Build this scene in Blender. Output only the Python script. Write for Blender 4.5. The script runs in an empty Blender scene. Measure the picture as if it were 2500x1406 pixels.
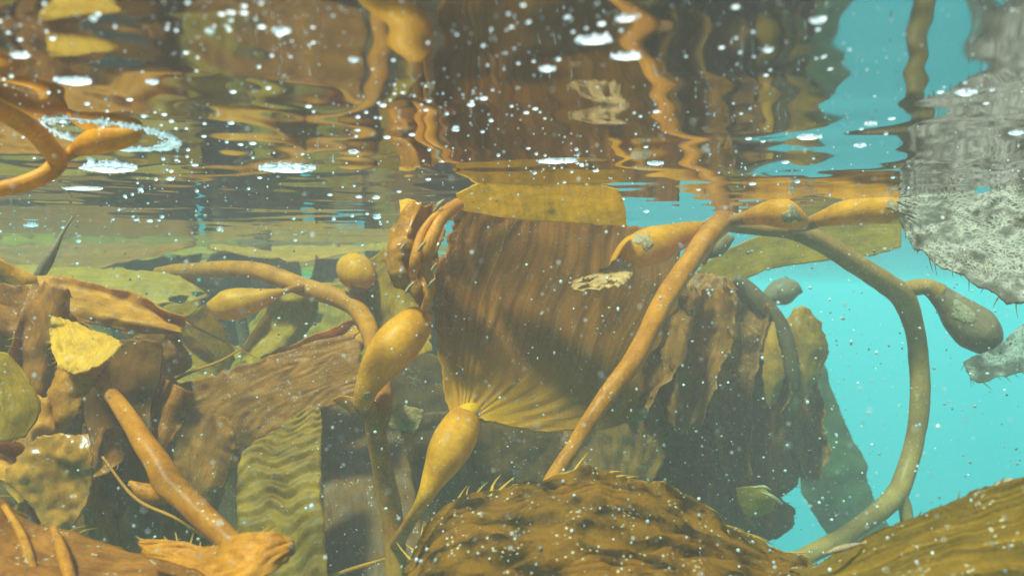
import bpy, math, random
import numpy as np
from mathutils import Vector, noise

# ------------------------------------------------------------------ camera, sky, sun, exposure
S = bpy.context.scene
COL = S.collection
F, H, CX, CY = 1962.0, 0.06, 1250.0, 703.0        # focal length in photo pixels, camera depth below the surface

cam_d = bpy.data.cameras.new('camera')
cam = bpy.data.objects.new('camera', cam_d); COL.objects.link(cam)
cam_d.sensor_width = 36.0; cam_d.lens = 36.0 * F / 2500.0
cam_d.clip_start = 0.01; cam_d.clip_end = 500.0
cam_d.dof.use_dof = True; cam_d.dof.focus_distance = .48; cam_d.dof.aperture_fstop = 14.0
cam.location = (0, 0, -H); cam.rotation_euler = (math.radians(90), 0, 0)
S.camera = cam

SUN_EL, SUN_AZ = math.radians(60), math.radians(218)   # azimuth clockwise from +Y (north): behind the camera, to its left
to_sun = Vector((math.sin(SUN_AZ) * math.cos(SUN_EL), math.cos(SUN_AZ) * math.cos(SUN_EL), math.sin(SUN_EL)))
W = bpy.data.worlds.new('World'); S.world = W; W.use_nodes = True
wn = W.node_tree.nodes; wl = W.node_tree.links
sky = wn.new('ShaderNodeTexSky'); sky.sky_type = 'NISHITA'; sky.sun_disc = False
sky.sun_elevation = SUN_EL; sky.sun_rotation = SUN_AZ
wn['Background'].inputs[1].default_value = 0.15
wl.new(sky.outputs[0], wn['Background'].inputs[0])
sun_d = bpy.data.lights.new('sun', 'SUN'); sun_d.energy = 5.0; sun_d.angle = math.radians(7.0); sun_d.color = (1.0, 0.88, 0.73)
sun = bpy.data.objects.new('sun', sun_d); COL.objects.link(sun)
sun.rotation_euler = to_sun.to_track_quat('Z', 'Y').to_euler()
S.view_settings.view_transform = 'Standard'; S.view_settings.look = 'None'
S.view_settings.exposure = 1.5; S.view_settings.gamma = 1.0
cy = S.cycles
cy.max_bounces = 10; cy.diffuse_bounces = 3; cy.glossy_bounces = 4; cy.transmission_bounces = 4
cy.volume_bounces = 0; cy.transparent_max_bounces = 12
cy.caustics_reflective = False; cy.caustics_refractive = False
cy.sample_clamp_indirect = 4.0
cy.use_denoising = True
cy.adaptive_threshold = 0.02

# ------------------------------------------------------------------ helpers
def P(x, y, Y):
    """photo pixel + real distance in metres -> a point in the place"""
    return Vector(((x - CX) * Y / F, Y, -H + (CY - y) * Y / F))

def surf_Y(y):
    return H * F / (CY - y)

def tag(o, label=None, cat=None, group=None, kind=None):
    if label: o['label'] = label
    if cat: o['category'] = cat
    if group: o['group'] = group
    if kind: o['kind'] = kind
    return o

def empty(name, loc, label, cat, group=None):
    o = bpy.data.objects.new(name, None); COL.objects.link(o); o.location = loc
    o.empty_display_size = 0.02
    return tag(o, label, cat, group)

def link_mesh(name, verts, faces, mat, parent=None, uvs=None, smooth=True):
    """one mesh object; world coordinates are kept by taking the parent's place off the vertices"""
    me = bpy.data.meshes.new(name)
    v = np.asarray(verts, dtype=np.float64)
    if parent is not None:
        off = np.array(world_loc(parent)); v = v - off
        loc = (0, 0, 0)
    else:
        loc = v.mean(axis=0); v = v - loc
    me.from_pydata(v.tolist(), [], faces)
    if uvs is not None:
        ul = me.uv_layers.new(name='UVMap')
        li = np.empty(len(me.loops), dtype=np.int64); me.loops.foreach_get('vertex_index', li)
        ul.data.foreach_set('uv', np.asarray(uvs, dtype=np.float32)[li].ravel())
    if smooth:
        me.polygons.foreach_set('use_smooth', np.ones(len(me.polygons), dtype=bool))
    me.materials.append(mat)
    o = bpy.data.objects.new(name, me); COL.objects.link(o)
    o.location = loc
    if parent is not None: o.parent = parent
    return o

def world_loc(o):
    p = Vector((0, 0, 0))
    while o is not None:
        p += o.location; o = o.parent
    return p

def cr_weights(n, t):
    """Catmull-Rom weights of n controls at parameters t in 0..1 (clamped ends)"""
    t = np.clip(np.asarray(t, dtype=float), 0, 1) * (n - 1)
    i = np.minimum(t.astype(int), n - 2); f = t - i
    w = np.zeros((len(t), n)); k = np.arange(len(t))
    b = [-.5*f + f*f - .5*f**3, 1 - 2.5*f*f + 1.5*f**3, .5*f + 2*f*f - 1.5*f**3, -.5*f*f + .5*f**3]
    for d in range(4):
        j = i - 1 + d
        lo = j < 0; hi = j > n - 1; ok = ~lo & ~hi
        w[k[ok], j[ok]] += b[d][ok]
        w[k[lo], 0] += 2*b[d][lo]; w[k[lo], 1] -= b[d][lo]
        w[k[hi], n-1] += 2*b[d][hi]; w[k[hi], n-2] -= b[d][hi]
    return w

def nz(p, s, seed=0.0):
    return noise.noise(Vector((p[0]*s + seed*7.13, p[1]*s - seed*3.71, p[2]*s + seed*11.9)))

def resample_row(row, m):
    r = np.array(row, dtype=float)
    if len(r) == m: return r
    return cr_weights(len(r), np.linspace(0, 1, m)) @ r

def blade(name, net, mat, parent, n=(40, 24), ruffle=0.0025, rscale=45, edge=0.004, thick=0.0009, seed=0,
          ragged=0.03, ragend=0.02, waves=None, holes=(), spines=None, smat=None, label=None, cap=True, flat=.7, wrinkle=None):
    """kelp blade: a net of (px, py, Y) rows, smoothed, ruffled, with frayed margins, real thickness and marginal spines.
    spines: dict(sides='lrtb', gap=.006, length=.008)"""
    m = max(len(r) for r in net)
    rows = [resample_row(r, m) for r in net]
    for r in rows:
        r[:, 2] = r[:, 2]*(1-flat) + flat*np.linspace(r[0, 2], r[-1, 2], m)
    C = np.array([[P(*q) for q in r] for r in rows])
    nu, nv = n
    rnd = random.Random(seed)
    if cap:
        mid = C[len(rows)//2]; wid = min(np.linalg.norm(mid[-1]-mid[0]), np.linalg.norm(C[-1, m//2]-C[0, m//2]))
        ruffle = min(ruffle, .045*wid); edge = min(edge, .035*wid)
    U, V = np.meshgrid(np.linspace(0, 1, nu), np.linspace(0, 1, nv), indexing='ij')
    def rag(t, k, s=9): return np.array([abs(nz((q*s, k, seed*1.7), 1.0)) + .5*abs(nz((q*s*3.1, k+5, seed), 1.0)) for q in t])
    us = np.linspace(0, 1, nu); vs = np.linspace(0, 1, nv)
    a = rag(us, 1) * ragged * 2; b = rag(us, 2) * ragged * 2
    c = rag(vs, 3, 6) * ragend * 2; d = rag(vs, 4, 6) * ragend * 2
    Vp = a[:, None] + V * (1 - a - b)[:, None]
    Up = d[None, :] + U * (1 - c - d)[None, :]
    Wu = cr_weights(len(rows), Up.ravel()); Wv = cr_weights(m, Vp.ravel())
    G = np.einsum('ki,kj,ijc->kc', Wu, Wv, C).reshape(nu, nv, 3)
    def normals(G):
        du = np.gradient(G, axis=0); dv = np.gradient(G, axis=1)
        N = np.cross(du, dv); L = np.linalg.norm(N, axis=2, keepdims=True); L[L < 1e-12] = 1
        return N / L
    N = normals(G)
    if N[:, :, 1].mean() > 0: N = -N
    D = np.zeros((nu, nv))
    for i in range(nu):
        for j in range(nv):
            p = G[i, j]
            e = abs(2*Vp[i, j] - 1)
            D[i, j] = ruffle * (nz(p, rscale, seed) + .5*nz(p, rscale*2.3, seed+1) + .22*nz(p, rscale*5.5, seed+2)) \
                + edge * e**4 * nz((p[0], p[1], p[2]), rscale*1.5, seed+3)
            if wrinkle: D[i, j] += wrinkle[0] * (.5 - abs(nz(p, wrinkle[1], seed+21))*2 - .6*abs(nz(p, wrinkle[1]*2.1, seed+22)))
            if waves:
                amp, cnt, ang, wob = waves
                ph = (Up[i, j]*math.cos(ang) + Vp[i, j]*math.sin(ang)) * cnt + wob * nz((Up[i, j]*3, Vp[i, j]*4, seed), 1.0)
                D[i, j] += amp * math.sin(2*math.pi*ph) * (.6 + .8*nz((Up[i, j]*4, Vp[i, j]*5, seed+9), 1.0))
    G = G + N * D[:, :, None]
    N2 = normals(G)
    if (N2 * N).sum() < 0: N2 = -N2
    keep = np.ones((nu-1, nv-1), dtype=bool)
    for (hu, hv, ru, rv) in holes:
        for i in range(nu-1):
            for j in range(nv-1):
                uu, vv = (i+.5)/(nu-1), (j+.5)/(nv-1)
                k = ((uu-hu)/ru)**2 + ((vv-hv)/rv)**2
                if k < 1 + .5*nz((uu*20, vv*20, seed), 1.0): keep[i, j] = False
    idx = np.arange(nu*nv).reshape(nu, nv); M = nu*nv
    A = (G + N2*thick/2).reshape(-1, 3); B = (G - N2*thick/2).reshape(-1, 3)
    q0 = np.stack([idx[:-1, :-1], idx[1:, :-1], idx[1:, 1:], idx[:-1, 1:]], axis=2)[keep]
    faces = q0.tolist() + (q0[:, ::-1] + M).tolist()
    cnt = {}
    for f in q0.tolist():
        for k in range(4):
            e0, e1 = f[k], f[(k+1) % 4]
            key = (min(e0, e1), max(e0, e1))
            cnt[key] = (None if key in cnt else (e0, e1))
    for e in cnt.values():
        if e is not None: faces.append([e[1], e[0], e[0]+M, e[1]+M])
    uv = np.stack([Up.ravel(), Vp.ravel()], axis=1)
    o = link_mesh(name, np.vstack([A, B]), faces, mat, parent, np.vstack([uv, uv]))
    if label: o['label'] = label
    if spines:
        add_spines(o, G, N2, spines, smat or mat, rnd)
    return o

def add_spines(o, G, N, sp, mat, rnd):
    nu, nv, _ = G.shape
    vs, fs = [], []
    paths = []
    if 'l' in sp['sides']: paths.append((G[:, 0], G[:, 0]-G[:, 2], N[:, 0]))
    if 'r' in sp['sides']: paths.append((G[:, -1], G[:, -1]-G[:, -3], N[:, -1]))
    if 'b' in sp['sides']: paths.append((G[0], G[0]-G[2], N[0]))
    if 't' in sp['sides']: paths.append((G[-1], G[-1]-G[-3], N[-1]))
    for path, out, nn in paths:
        seg = np.linalg.norm(np.diff(path, axis=0), axis=1); s = np.concatenate([[0], np.cumsum(seg)])
        d = sp['gap'] * rnd.uniform(.2, 1)
        while d < s[-1]:
            p = np.array([np.interp(d, s, path[:, k]) for k in range(3)])
            q = np.array([np.interp(d, s, out[:, k]) for k in range(3)]); q /= max(np.linalg.norm(q), 1e-9)
            w = np.array([np.interp(d, s, nn[:, k]) for k in range(3)])
            tdir = np.array([np.interp(min(d+.002, s[-1]), s, path[:, k]) for k in range(3)]) - p
            tdir /= max(np.linalg.norm(tdir), 1e-9)
            lean = sp.get('lean', .6) * rnd.uniform(.3, 1.4)
            L = sp['length'] * rnd.uniform(.45, 1.25); r = sp.get('r', .00045) * rnd.uniform(.8, 1.2)
            curl = sp.get('curl', .4) * rnd.uniform(.2, 1.6)
            base = len(vs); ns = 4
            d0 = q + tdir*lean + w*rnd.uniform(-.35, .35); d0 /= np.linalg.norm(d0)
            c = p - d0*.0012
            side = np.cross(d0, w); side /= max(np.linalg.norm(side), 1e-9); up = np.cross(side, d0)
            for k in range(ns):
                rr = r * (1 - .82*k/(ns-1))
                for g in range(5):
                    an = 2*math.pi*g/5
                    vs.append(c + rr*(math.cos(an)*side + math.sin(an)*up))
                d0 = d0 + tdir*curl/ns; d0 /= np.linalg.norm(d0)
                c = c + d0*(L+.0012)/(ns-1)
            for k in range(ns-1):
                for g in range(5):
                    g2 = (g+1) % 5
                    fs.append([base+k*5+g, base+k*5+g2, base+(k+1)*5+g2, base+(k+1)*5+g])
            fs.append([base+(ns-1)*5+g for g in range(5)])
            d += sp['gap'] * rnd.uniform(.5, 1.6)
    if vs:
        s = link_mesh('marginal_spines', vs, fs, mat, o); s['kind'] = 'stuff'

def tube_geo(pts, sides=16, step=0.003, lump=0.05, seed=0):
    """pts: (px, py, Y, width_px) -> verts, faces, uv of a tapering round limb"""
    a = np.array([list(P(q[0], q[1], q[2])) + [q[3]*q[2]/F/2] for q in pts])
    L = np.linalg.norm(np.diff(a[:, :3], axis=0), axis=1).sum()
    n = max(8, min(160, int(L/step)))
    R = cr_weights(len(a), np.linspace(0, 1, n)) @ a
    R[:, 3] = np.maximum(R[:, 3], 0.0004)
    T = np.gradient(R[:, :3], axis=0); T /= np.linalg.norm(T, axis=1, keepdims=True)
    ref = np.array([0, 0, 1.0]); side = np.cross(T[0], ref)
    if np.linalg.norm(side) < 1e-3: side = np.cross(T[0], [1, 0, 0])
    side /= np.linalg.norm(side)
    vs, uv, fs = [], [], []
    for i in range(n):
        side = side - T[i]*np.dot(side, T[i]); side /= np.linalg.norm(side)
        up = np.cross(side, T[i])
        for g in range(sides):
            an = 2*math.pi*g/sides
            d = math.cos(an)*side + math.sin(an)*up
            p = R[i, :3] + d*R[i, 3]
            p = p + d*R[i, 3]*lump*(nz(p, 70, seed) + .4*nz(p, 260, seed+4))
            vs.append(p); uv.append((i/(n-1), g/sides))
    for i in range(n-1):
        for g in range(sides):
            g2 = (g+1) % sides
            fs.append([i*sides+g, (i+1)*sides+g, (i+1)*sides+g2, i*sides+g2])
    for e, i in ((0, 0), (1, n-1)):
        c = len(vs); tip = R[i, :3] + T[i]*R[i, 3]*(.6 if e else -.6); vs.append(tip); uv.append((e, .5))
        for g in range(sides):
            g2 = (g+1) % sides
            fs.append([i*sides+g2, i*sides+g, c] if e else [i*sides+g, i*sides+g2, c])

    return vs, fs, uv

def tube(name, chains, mat, parent, sides=16, step=0.003, lump=0.05, seed=0, label=None):
    """one part made of one or several limbs grown together"""
    if not isinstance(chains[0], (list,)): chains = [chains]
    V, Fc, U = [], [], []
    for k, ch in enumerate(chains):
        v, f, u = tube_geo(ch, sides, step, lump, seed+k)
        b = len(V); V += v; U += u; Fc += [[i+b for i in q] for q in f]
    o = link_mesh(name, V, Fc, mat, parent, U)
    if label: o['label'] = label
    return o

def patch(name, host, centre, radius, mat, off=0.0004, seed=0, rough=.35):
    """thin crust draped over the front of its host: a disc with an uneven outline laid onto the nearest surface"""
    from mathutils.bvhtree import BVHTree
    me = host.data; w0 = world_loc(host)
    bvh = BVHTree.FromPolygons([v.co + w0 for v in me.vertices], [tuple(p.vertices) for p in me.polygons])
    c0 = Vector(centre); p0, n0, _, _ = bvh.find_nearest(c0)
    if n0.dot(p0 - cam.location) > 0: n0 = -n0
    ax = n0.orthogonal().normalized(); ay = n0.cross(ax)
    vs, fs = [], []; R, K = 7, 28
    for i in range(R+1):
        for k in range(K):
            t = 2*math.pi*k/K
            rr = radius*(i/R)*(1 + rough*(nz((math.cos(t)*1.3, math.sin(t)*1.3, seed), 1.0) + .5*nz((math.cos(t)*4, math.sin(t)*4, seed), 1.0)))
            q = p0 + (ax*math.cos(t) + ay*math.sin(t))*rr + n0*radius*.3
            s, nn, _, _ = bvh.find_nearest(q)
            if nn.dot(n0) < 0: nn = -nn
            vs.append(s + nn*(off*(1 if i < R else -.5) + .0004*abs(nz(s, 500, seed))))
    for i in range(R):
        for k in range(K):
            k2 = (k+1) % K; fs.append([i*K+k, (i+1)*K+k, (i+1)*K+k2, i*K+k2])
    return link_mesh(name, vs, fs, mat, host)

# ------------------------------------------------------------------ materials
def new_mat(name):
    m = bpy.data.materials.new(name); m.use_nodes = True
    nt = m.node_tree; nt.nodes.clear()
    out = nt.nodes.new('ShaderNodeOutputMaterial')
    return m, nt, nt.nodes, nt.links, out

def kelp_mat(name, dark, light, trans, tfac=.4, rough=.42, spec=.08, uvs=(3, 40), stri=.35, mott=60, bump=.35, bdist=.0012, fleck=0.0, fleckcol=(.55, .42, .25), crust=0.0, crustcol=(.62, .58, .5), base=None, lit_cells=None):
    m, nt, N, L, out = new_mat(name)
    tc = N.new('ShaderNodeTexCoord'); geo = N.new('ShaderNodeNewGeometry')
    mp = N.new('ShaderNodeMapping'); mp.inputs['Scale'].default_value = (uvs[0], uvs[1], 1); L.new(tc.outputs['UV'], mp.inputs[0])
    n1 = N.new('ShaderNodeTexNoise'); n1.inputs['Scale'].default_value = 1.0; n1.inputs['Detail'].default_value = 4; n1.inputs['Distortion'].default_value = .6; L.new(mp.outputs[0], n1.inputs['Vector'])
    n2 = N.new('ShaderNodeTexNoise'); n2.inputs['Scale'].default_value = mott; n2.inputs['Detail'].default_value = 6; n2.inputs['Roughness'].default_value = .65; L.new(geo.outputs['Position'], n2.inputs['Vector'])
    n3 = N.new('ShaderNodeTexNoise'); n3.inputs['Scale'].default_value = mott*9; n3.inputs['Detail'].default_value = 3; L.new(geo.outputs['Position'], n3.inputs['Vector'])
    def math_(op, a, b):
        q = N.new('ShaderNodeMath'); q.operation = op
        for k, s in enumerate((a, b)):
            if isinstance(s, (int, float)): q.inputs[k].default_value = s
            else: L.new(s, q.inputs[k])
        return q.outputs[0]
    s = math_('ADD', math_('MULTIPLY', n1.outputs[0], stri), math_('MULTIPLY', n2.outputs[0], 1-stri))
    s = math_('ADD', s, math_('MULTIPLY', math_('SUBTRACT', n3.outputs[0], .5), .35))
    if lit_cells:          # puckered tissue: lit ridges and shaded dimples painted into the colour
        nw = N.new('ShaderNodeTexNoise'); nw.inputs['Scale'].default_value = lit_cells[0]*.6; nw.inputs['Detail'].default_value = 3; L.new(geo.outputs['Position'], nw.inputs['Vector'])
        vm = N.new('ShaderNodeVectorMath'); vm.operation = 'MULTIPLY_ADD'; L.new(nw.outputs['Color'], vm.inputs[0]); vm.inputs[1].default_value = (1.6/lit_cells[0],)*3; L.new(geo.outputs['Position'], vm.inputs[2])
        ms_ = N.new('ShaderNodeMapping'); ms_.inputs['Scale'].default_value = (.6, 1, 1.2); L.new(vm.outputs[0], ms_.inputs[0])
        vc = N.new('ShaderNodeTexVoronoi'); vc.feature = 'SMOOTH_F1'; vc.inputs['Scale'].default_value = lit_cells[0]; vc.inputs['Smoothness'].default_value = .6; L.new(ms_.outputs[0], vc.inputs['Vector'])
        s = math_('ADD', s, math_('MULTIPLY', math_('SUBTRACT', vc.outputs['Distance'], .42), lit_cells[1]))
    rp = N.new('ShaderNodeMapRange'); rp.inputs['From Min'].default_value = .33; rp.inputs['From Max'].default_value = .67; L.new(s, rp.inputs[0])
    mx = N.new('ShaderNodeMix'); mx.data_type = 'RGBA'; L.new(rp.outputs[0], mx.inputs['Factor'])
    mx.inputs[6].default_value = (*dark, 1); mx.inputs[7].default_value = (*light, 1)
    col = mx.outputs[2]; hgt = s
    if base:           # thin tissue at the bladder, its backlit glow painted in as paler colour
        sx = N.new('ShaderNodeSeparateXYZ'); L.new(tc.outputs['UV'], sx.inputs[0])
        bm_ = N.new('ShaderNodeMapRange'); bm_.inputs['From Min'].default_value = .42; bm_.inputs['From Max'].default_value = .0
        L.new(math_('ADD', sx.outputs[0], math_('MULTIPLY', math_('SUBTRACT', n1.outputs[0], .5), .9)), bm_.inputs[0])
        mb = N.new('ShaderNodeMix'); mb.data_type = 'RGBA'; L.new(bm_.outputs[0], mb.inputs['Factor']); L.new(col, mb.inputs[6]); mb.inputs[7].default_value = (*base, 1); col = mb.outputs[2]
    if fleck > 0:
        vo = N.new('ShaderNodeTexVoronoi'); vo.inputs['Scale'].default_value = 420; L.new(geo.outputs['Position'], vo.inputs['Vector'])
        fm = N.new('ShaderNodeMapRange'); fm.inputs['From Min'].default_value = .30; fm.inputs['From Max'].default_value = .18; L.new(vo.outputs['Distance'], fm.inputs[0])
        n4 = N.new('ShaderNodeTexNoise'); n4.inputs['Scale'].default_value = 90; L.new(geo.outputs['Position'], n4.inputs['Vector'])
        fk = N.new('ShaderNodeMapRange'); fk.inputs['From Min'].default_value = .62 - fleck*.25; fk.inputs['From Max'].default_value = .70 - fleck*.25; L.new(n4.outputs[0], fk.inputs[0])
        m2 = N.new('ShaderNodeMix'); m2.data_type = 'RGBA'; L.new(math_('MULTIPLY', fm.outputs[0], fk.outputs[0]), m2.inputs['Factor'])
        L.new(col, m2.inputs[6]); m2.inputs[7].default_value = (*fleckcol, 1); col = m2.outputs[2]
    cf = None
    if crust > 0:      # lacy white animal crust grown over the blade
        vo = N.new('ShaderNodeTexVoronoi'); vo.feature = 'DISTANCE_TO_EDGE'; vo.inputs['Scale'].default_value = 330
        nw = N.new('ShaderNodeTexNoise'); nw.inputs['Scale'].default_value = 120; nw.inputs['Detail'].default_value = 3; L.new(geo.outputs['Position'], nw.inputs['Vector'])
        vm = N.new('ShaderNodeVectorMath'); vm.operation = 'MULTIPLY_ADD'; L.new(nw.outputs['Color'], vm.inputs[0]); vm.inputs[1].default_value = (.012, .012, .012); L.new(geo.outputs['Position'], vm.inputs[2]); L.new(vm.outputs[0], vo.inputs['Vector'])
        em = N.new('ShaderNodeMapRange'); em.inputs['From Min'].default_value = .30; em.inputs['From Max'].default_value = .05; L.new(vo.outputs['Distance'], em.inputs[0])
        n5 = N.new('ShaderNodeTexNoise'); n5.inputs['Scale'].default_value = 55; n5.inputs['Detail'].default_value = 5; L.new(geo.outputs['Position'], n5.inputs['Vector'])
        ck = N.new('ShaderNodeMapRange'); ck.inputs['From Min'].default_value = .58-crust*.35; ck.inputs['From Max'].default_value = .68-crust*.3; L.new(n5.outputs[0], ck.inputs[0])
        cf = math_('MULTIPLY', ck.outputs[0], math_('ADD', math_('MULTIPLY', em.outputs[0], .75), .25))
        m3 = N.new('ShaderNodeMix'); m3.data_type = 'RGBA'; L.new(cf, m3.inputs['Factor'])
        L.new(col, m3.inputs[6]); m3.inputs[7].default_value = (*crustcol, 1); col = m3.outputs[2]
        hgt = math_('ADD', s, math_('MULTIPLY', cf, .5))
    bp = N.new('ShaderNodeBump'); bp.inputs['Strength'].default_value = bump; bp.inputs['Distance'].default_value = bdist; L.new(hgt, bp.inputs['Height'])
    pb = N.new('ShaderNodeBsdfPrincipled'); L.new(col, pb.inputs['Base Color']); pb.inputs['Roughness'].default_value = rough
    pb.inputs['Specular IOR Level'].default_value = spec; L.new(bp.outputs[0], pb.inputs['Normal'])
    if tfac > 0:
        tr = N.new('ShaderNodeBsdfTranslucent'); L.new(bp.outputs[0], tr.inputs['Normal'])
        mt = N.new('ShaderNodeMix'); mt.data_type = 'RGBA'; mt.blend_type = 'MULTIPLY'; mt.inputs['Factor'].default_value = .75
        rp2 = N.new('ShaderNodeMapRange'); rp2.inputs['From Min'].default_value = .3; rp2.inputs['From Max'].default_value = .7
        rp2.inputs['To Min'].default_value = .35; rp2.inputs['To Max'].default_value = 1.0; L.new(s, rp2.inputs[0])
        mt.inputs[6].default_value = (*trans, 1); L.new(rp2.outputs[0], mt.inputs[7]); L.new(mt.outputs[2], tr.inputs['Color'])
        ms = N.new('ShaderNodeMixShader'); ms.inputs[0].default_value = tfac
        if cf is not None: L.new(math_('MULTIPLY', math_('SUBTRACT', 1.0, cf), tfac), ms.inputs[0])
        L.new(pb.outputs[0], ms.inputs[1]); L.new(tr.outputs[0], ms.inputs[2]); L.new(ms.outputs[0], out.inputs[0])
    else:
        L.new(pb.outputs[0], out.inputs[0])
    return m

def plain_mat(name, col, rough=.5, spec=.5, bumpscale=0, trans=None, sss=0):
    m, nt, N, L, out = new_mat(name)
    pb = N.new('ShaderNodeBsdfPrincipled'); pb.inputs['Roughness'].default_value = rough; pb.inputs['Specular IOR Level'].default_value = spec
    geo = N.new('ShaderNodeNewGeometry')
    n = N.new('ShaderNodeTexNoise'); n.inputs['Scale'].default_value = bumpscale or 200; n.inputs['Detail'].default_value = 5; L.new(geo.outputs['Position'], n.inputs['Vector'])
    mx = N.new('ShaderNodeMix'); mx.data_type = 'RGBA'; L.new(n.outputs[0], mx.inputs['Factor'])
    mx.inputs[6].default_value = (*[c*.72 for c in col], 1); mx.inputs[7].default_value = (*[min(1, c*1.15) for c in col], 1)
    L.new(mx.outputs[2], pb.inputs['Base Color'])
    if bumpscale:
        bp = N.new('ShaderNodeBump'); bp.inputs['Strength'].default_value = .5; bp.inputs['Distance'].default_value = .001; L.new(n.outputs[0], bp.inputs['Height']); L.new(bp.outputs[0], pb.inputs['Normal'])
    L.new(pb.outputs[0], out.inputs[0])
    return m

def foam_mat(name, col, low=None):
    """bright scattering pocket of air or flake: lets light through from above"""
    m, nt, N, L, out = new_mat(name)
    d = N.new('ShaderNodeBsdfPrincipled'); d.inputs['Roughness'].default_value = .2; d.inputs['Specular IOR Level'].default_value = .2; t = N.new('ShaderNodeBsdfTranslucent'); ms = N.new('ShaderNodeMixShader'); ms.inputs[0].default_value = .6
    for s in (d.inputs['Base Color'], t.inputs[0]): s.default_value = (*col, 1)
    if low:
        g = N.new('ShaderNodeNewGeometry'); mx = N.new('ShaderNodeMix'); mx.data_type = 'RGBA'; L.new(g.outputs['Random Per Island'], mx.inputs['Factor'])
        mx.inputs[6].default_value = (*[q*low for q in col], 1); mx.inputs[7].default_value = (*col, 1)
        L.new(mx.outputs[2], d.inputs['Base Color']); L.new(mx.outputs[2], t.inputs[0])
    L.new(d.outputs[0], ms.inputs[1]); L.new(t.outputs[0], ms.inputs[2]); L.new(ms.outputs[0], out.inputs[0])
    return m

def water_mat():
    m, nt, N, L, out = new_mat('water_surface')
    fr = N.new('ShaderNodeFresnel'); fr.inputs['IOR'].default_value = 1.33
    gl = N.new('ShaderNodeBsdfGlossy'); gl.inputs['Roughness'].default_value = 0.045; gl.inputs['Color'].default_value = (.63, .60, .65, 1)
    tr = N.new('ShaderNodeBsdfTransparent')
    ms = N.new('ShaderNodeMixShader'); L.new(fr.outputs[0], ms.inputs[0]); L.new(tr.outputs[0], ms.inputs[1]); L.new(gl.outputs[0], ms.inputs[2])
    L.new(ms.outputs[0], out.inputs[0])
    return m

M = {}
M['brown']   = kelp_mat('kelp_brown',   (0.159, 0.041, 0.0050), (0.466, 0.149, 0.0130), (0.795, 0.279, 0.0120), .45, fleck=.35, mott=70)
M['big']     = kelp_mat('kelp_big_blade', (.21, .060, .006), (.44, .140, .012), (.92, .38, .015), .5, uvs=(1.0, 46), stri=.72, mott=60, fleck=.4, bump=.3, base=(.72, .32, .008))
M['amber']   = kelp_mat('kelp_amber',   (0.318, 0.095, 0.0070), (0.700, 0.261, 0.0180), (0.901, 0.360, 0.0180), .45, mott=75, fleck=.2)
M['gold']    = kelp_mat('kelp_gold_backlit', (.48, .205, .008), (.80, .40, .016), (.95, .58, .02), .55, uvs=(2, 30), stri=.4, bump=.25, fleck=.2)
M['olive']   = kelp_mat('kelp_olive',   (0.286, 0.131, 0.0090), (0.572, 0.275, 0.0180), (0.848, 0.450, 0.0200), .52, uvs=(2, 30), stri=.5, fleck=.25)
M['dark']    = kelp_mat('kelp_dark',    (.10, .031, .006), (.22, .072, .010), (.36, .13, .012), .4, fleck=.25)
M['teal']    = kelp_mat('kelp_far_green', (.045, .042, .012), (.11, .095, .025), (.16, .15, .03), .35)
M['rough']   = kelp_mat('kelp_rough',   (0.138, 0.032, 0.0050), (0.445, 0.135, 0.0140), (0.636, 0.216, 0.0120), .4, mott=120, stri=.2, bump=.35, bdist=.0015, fleck=.8, fleckcol=(0.742, 0.378, 0.1800), spec=.1)
M['front']   = kelp_mat('kelp_front',   (.018, .012, .001), (.20, .078, .003), (.6, .26, .008), .45, mott=70, stri=.05, bump=.9, bdist=.0022, spec=.06, rough=.5, fleck=.4, lit_cells=(95, .85))
M['glossy']  = kelp_mat('kelp_crumpled', (0.159, 0.054, 0.0060), (0.583, 0.216, 0.0150), (0.795, 0.324, 0.0150), .42, mott=80, stri=.15, bump=.3, spec=.4, rough=.25)
M['ridge']   = kelp_mat('kelp_ridged',  (.040, .030, .002), (.30, .140, .008), (.62, .34, .012), .45, uvs=(1.2, 26), stri=.8, bump=.7, bdist=.0015, fleck=.4, mott=90)
M['crust']   = kelp_mat('kelp_crusted', (.045, .037, .025), (.11, .092, .062), (.12, .1, .06), .3, uvs=(3, 30), stri=.55, crust=.5, crustcol=(.24, .195, .145), bump=.7, bdist=.0018, mott=90)
M['spine']   = kelp_mat('kelp_spine',   (0.360, 0.151, 0.0120), (0.660, 0.336, 0.0400), (0.700, 0.353, 0.0300), .35, stri=.2)
M['stipe']   = kelp_mat('kelp_stipe',   (0.233, 0.059, 0.0030), (0.551, 0.184, 0.0100), (0.848, 0.324, 0.0120), .32, uvs=(9, 5), stri=.45, rough=.4, spec=.1, bump=.2, bdist=.0008, mott=70, fleck=.25)
M['stipe_dull'] = kelp_mat('kelp_stipe_dull', (.22, .080, .020), (.46, .18, .034), (.5, .22, .02), .25, uvs=(9, 5), stri=.45, rough=.4, bump=.2, bdist=.0008, mott=70, fleck=.3)
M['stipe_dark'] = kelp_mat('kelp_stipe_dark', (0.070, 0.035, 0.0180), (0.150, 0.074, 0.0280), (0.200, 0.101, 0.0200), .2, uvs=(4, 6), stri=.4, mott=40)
M['bladder'] = kelp_mat('kelp_bladder', (0.382, 0.122, 0.0030), (0.742, 0.297, 0.0100), (0.950, 0.405, 0.0120), .42, uvs=(5, 4), stri=.45, rough=.42, spec=.1, bump=.15, bdist=.0006, mott=55, fleck=.25)
M['bladder_dull'] = kelp_mat('kelp_bladder_dull', (0.150, 0.076, 0.0400), (0.300, 0.151, 0.0700), (0.350, 0.168, 0.0400), .25, uvs=(3, 5), stri=.4, rough=.35, mott=60)
M['corrugated'] = kelp_mat('kelp_corrugated', (.11, .044, .003), (.38, .168, .008), (.7, .36, .012), .45, uvs=(12, 3), stri=.5, bump=.35)
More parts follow.
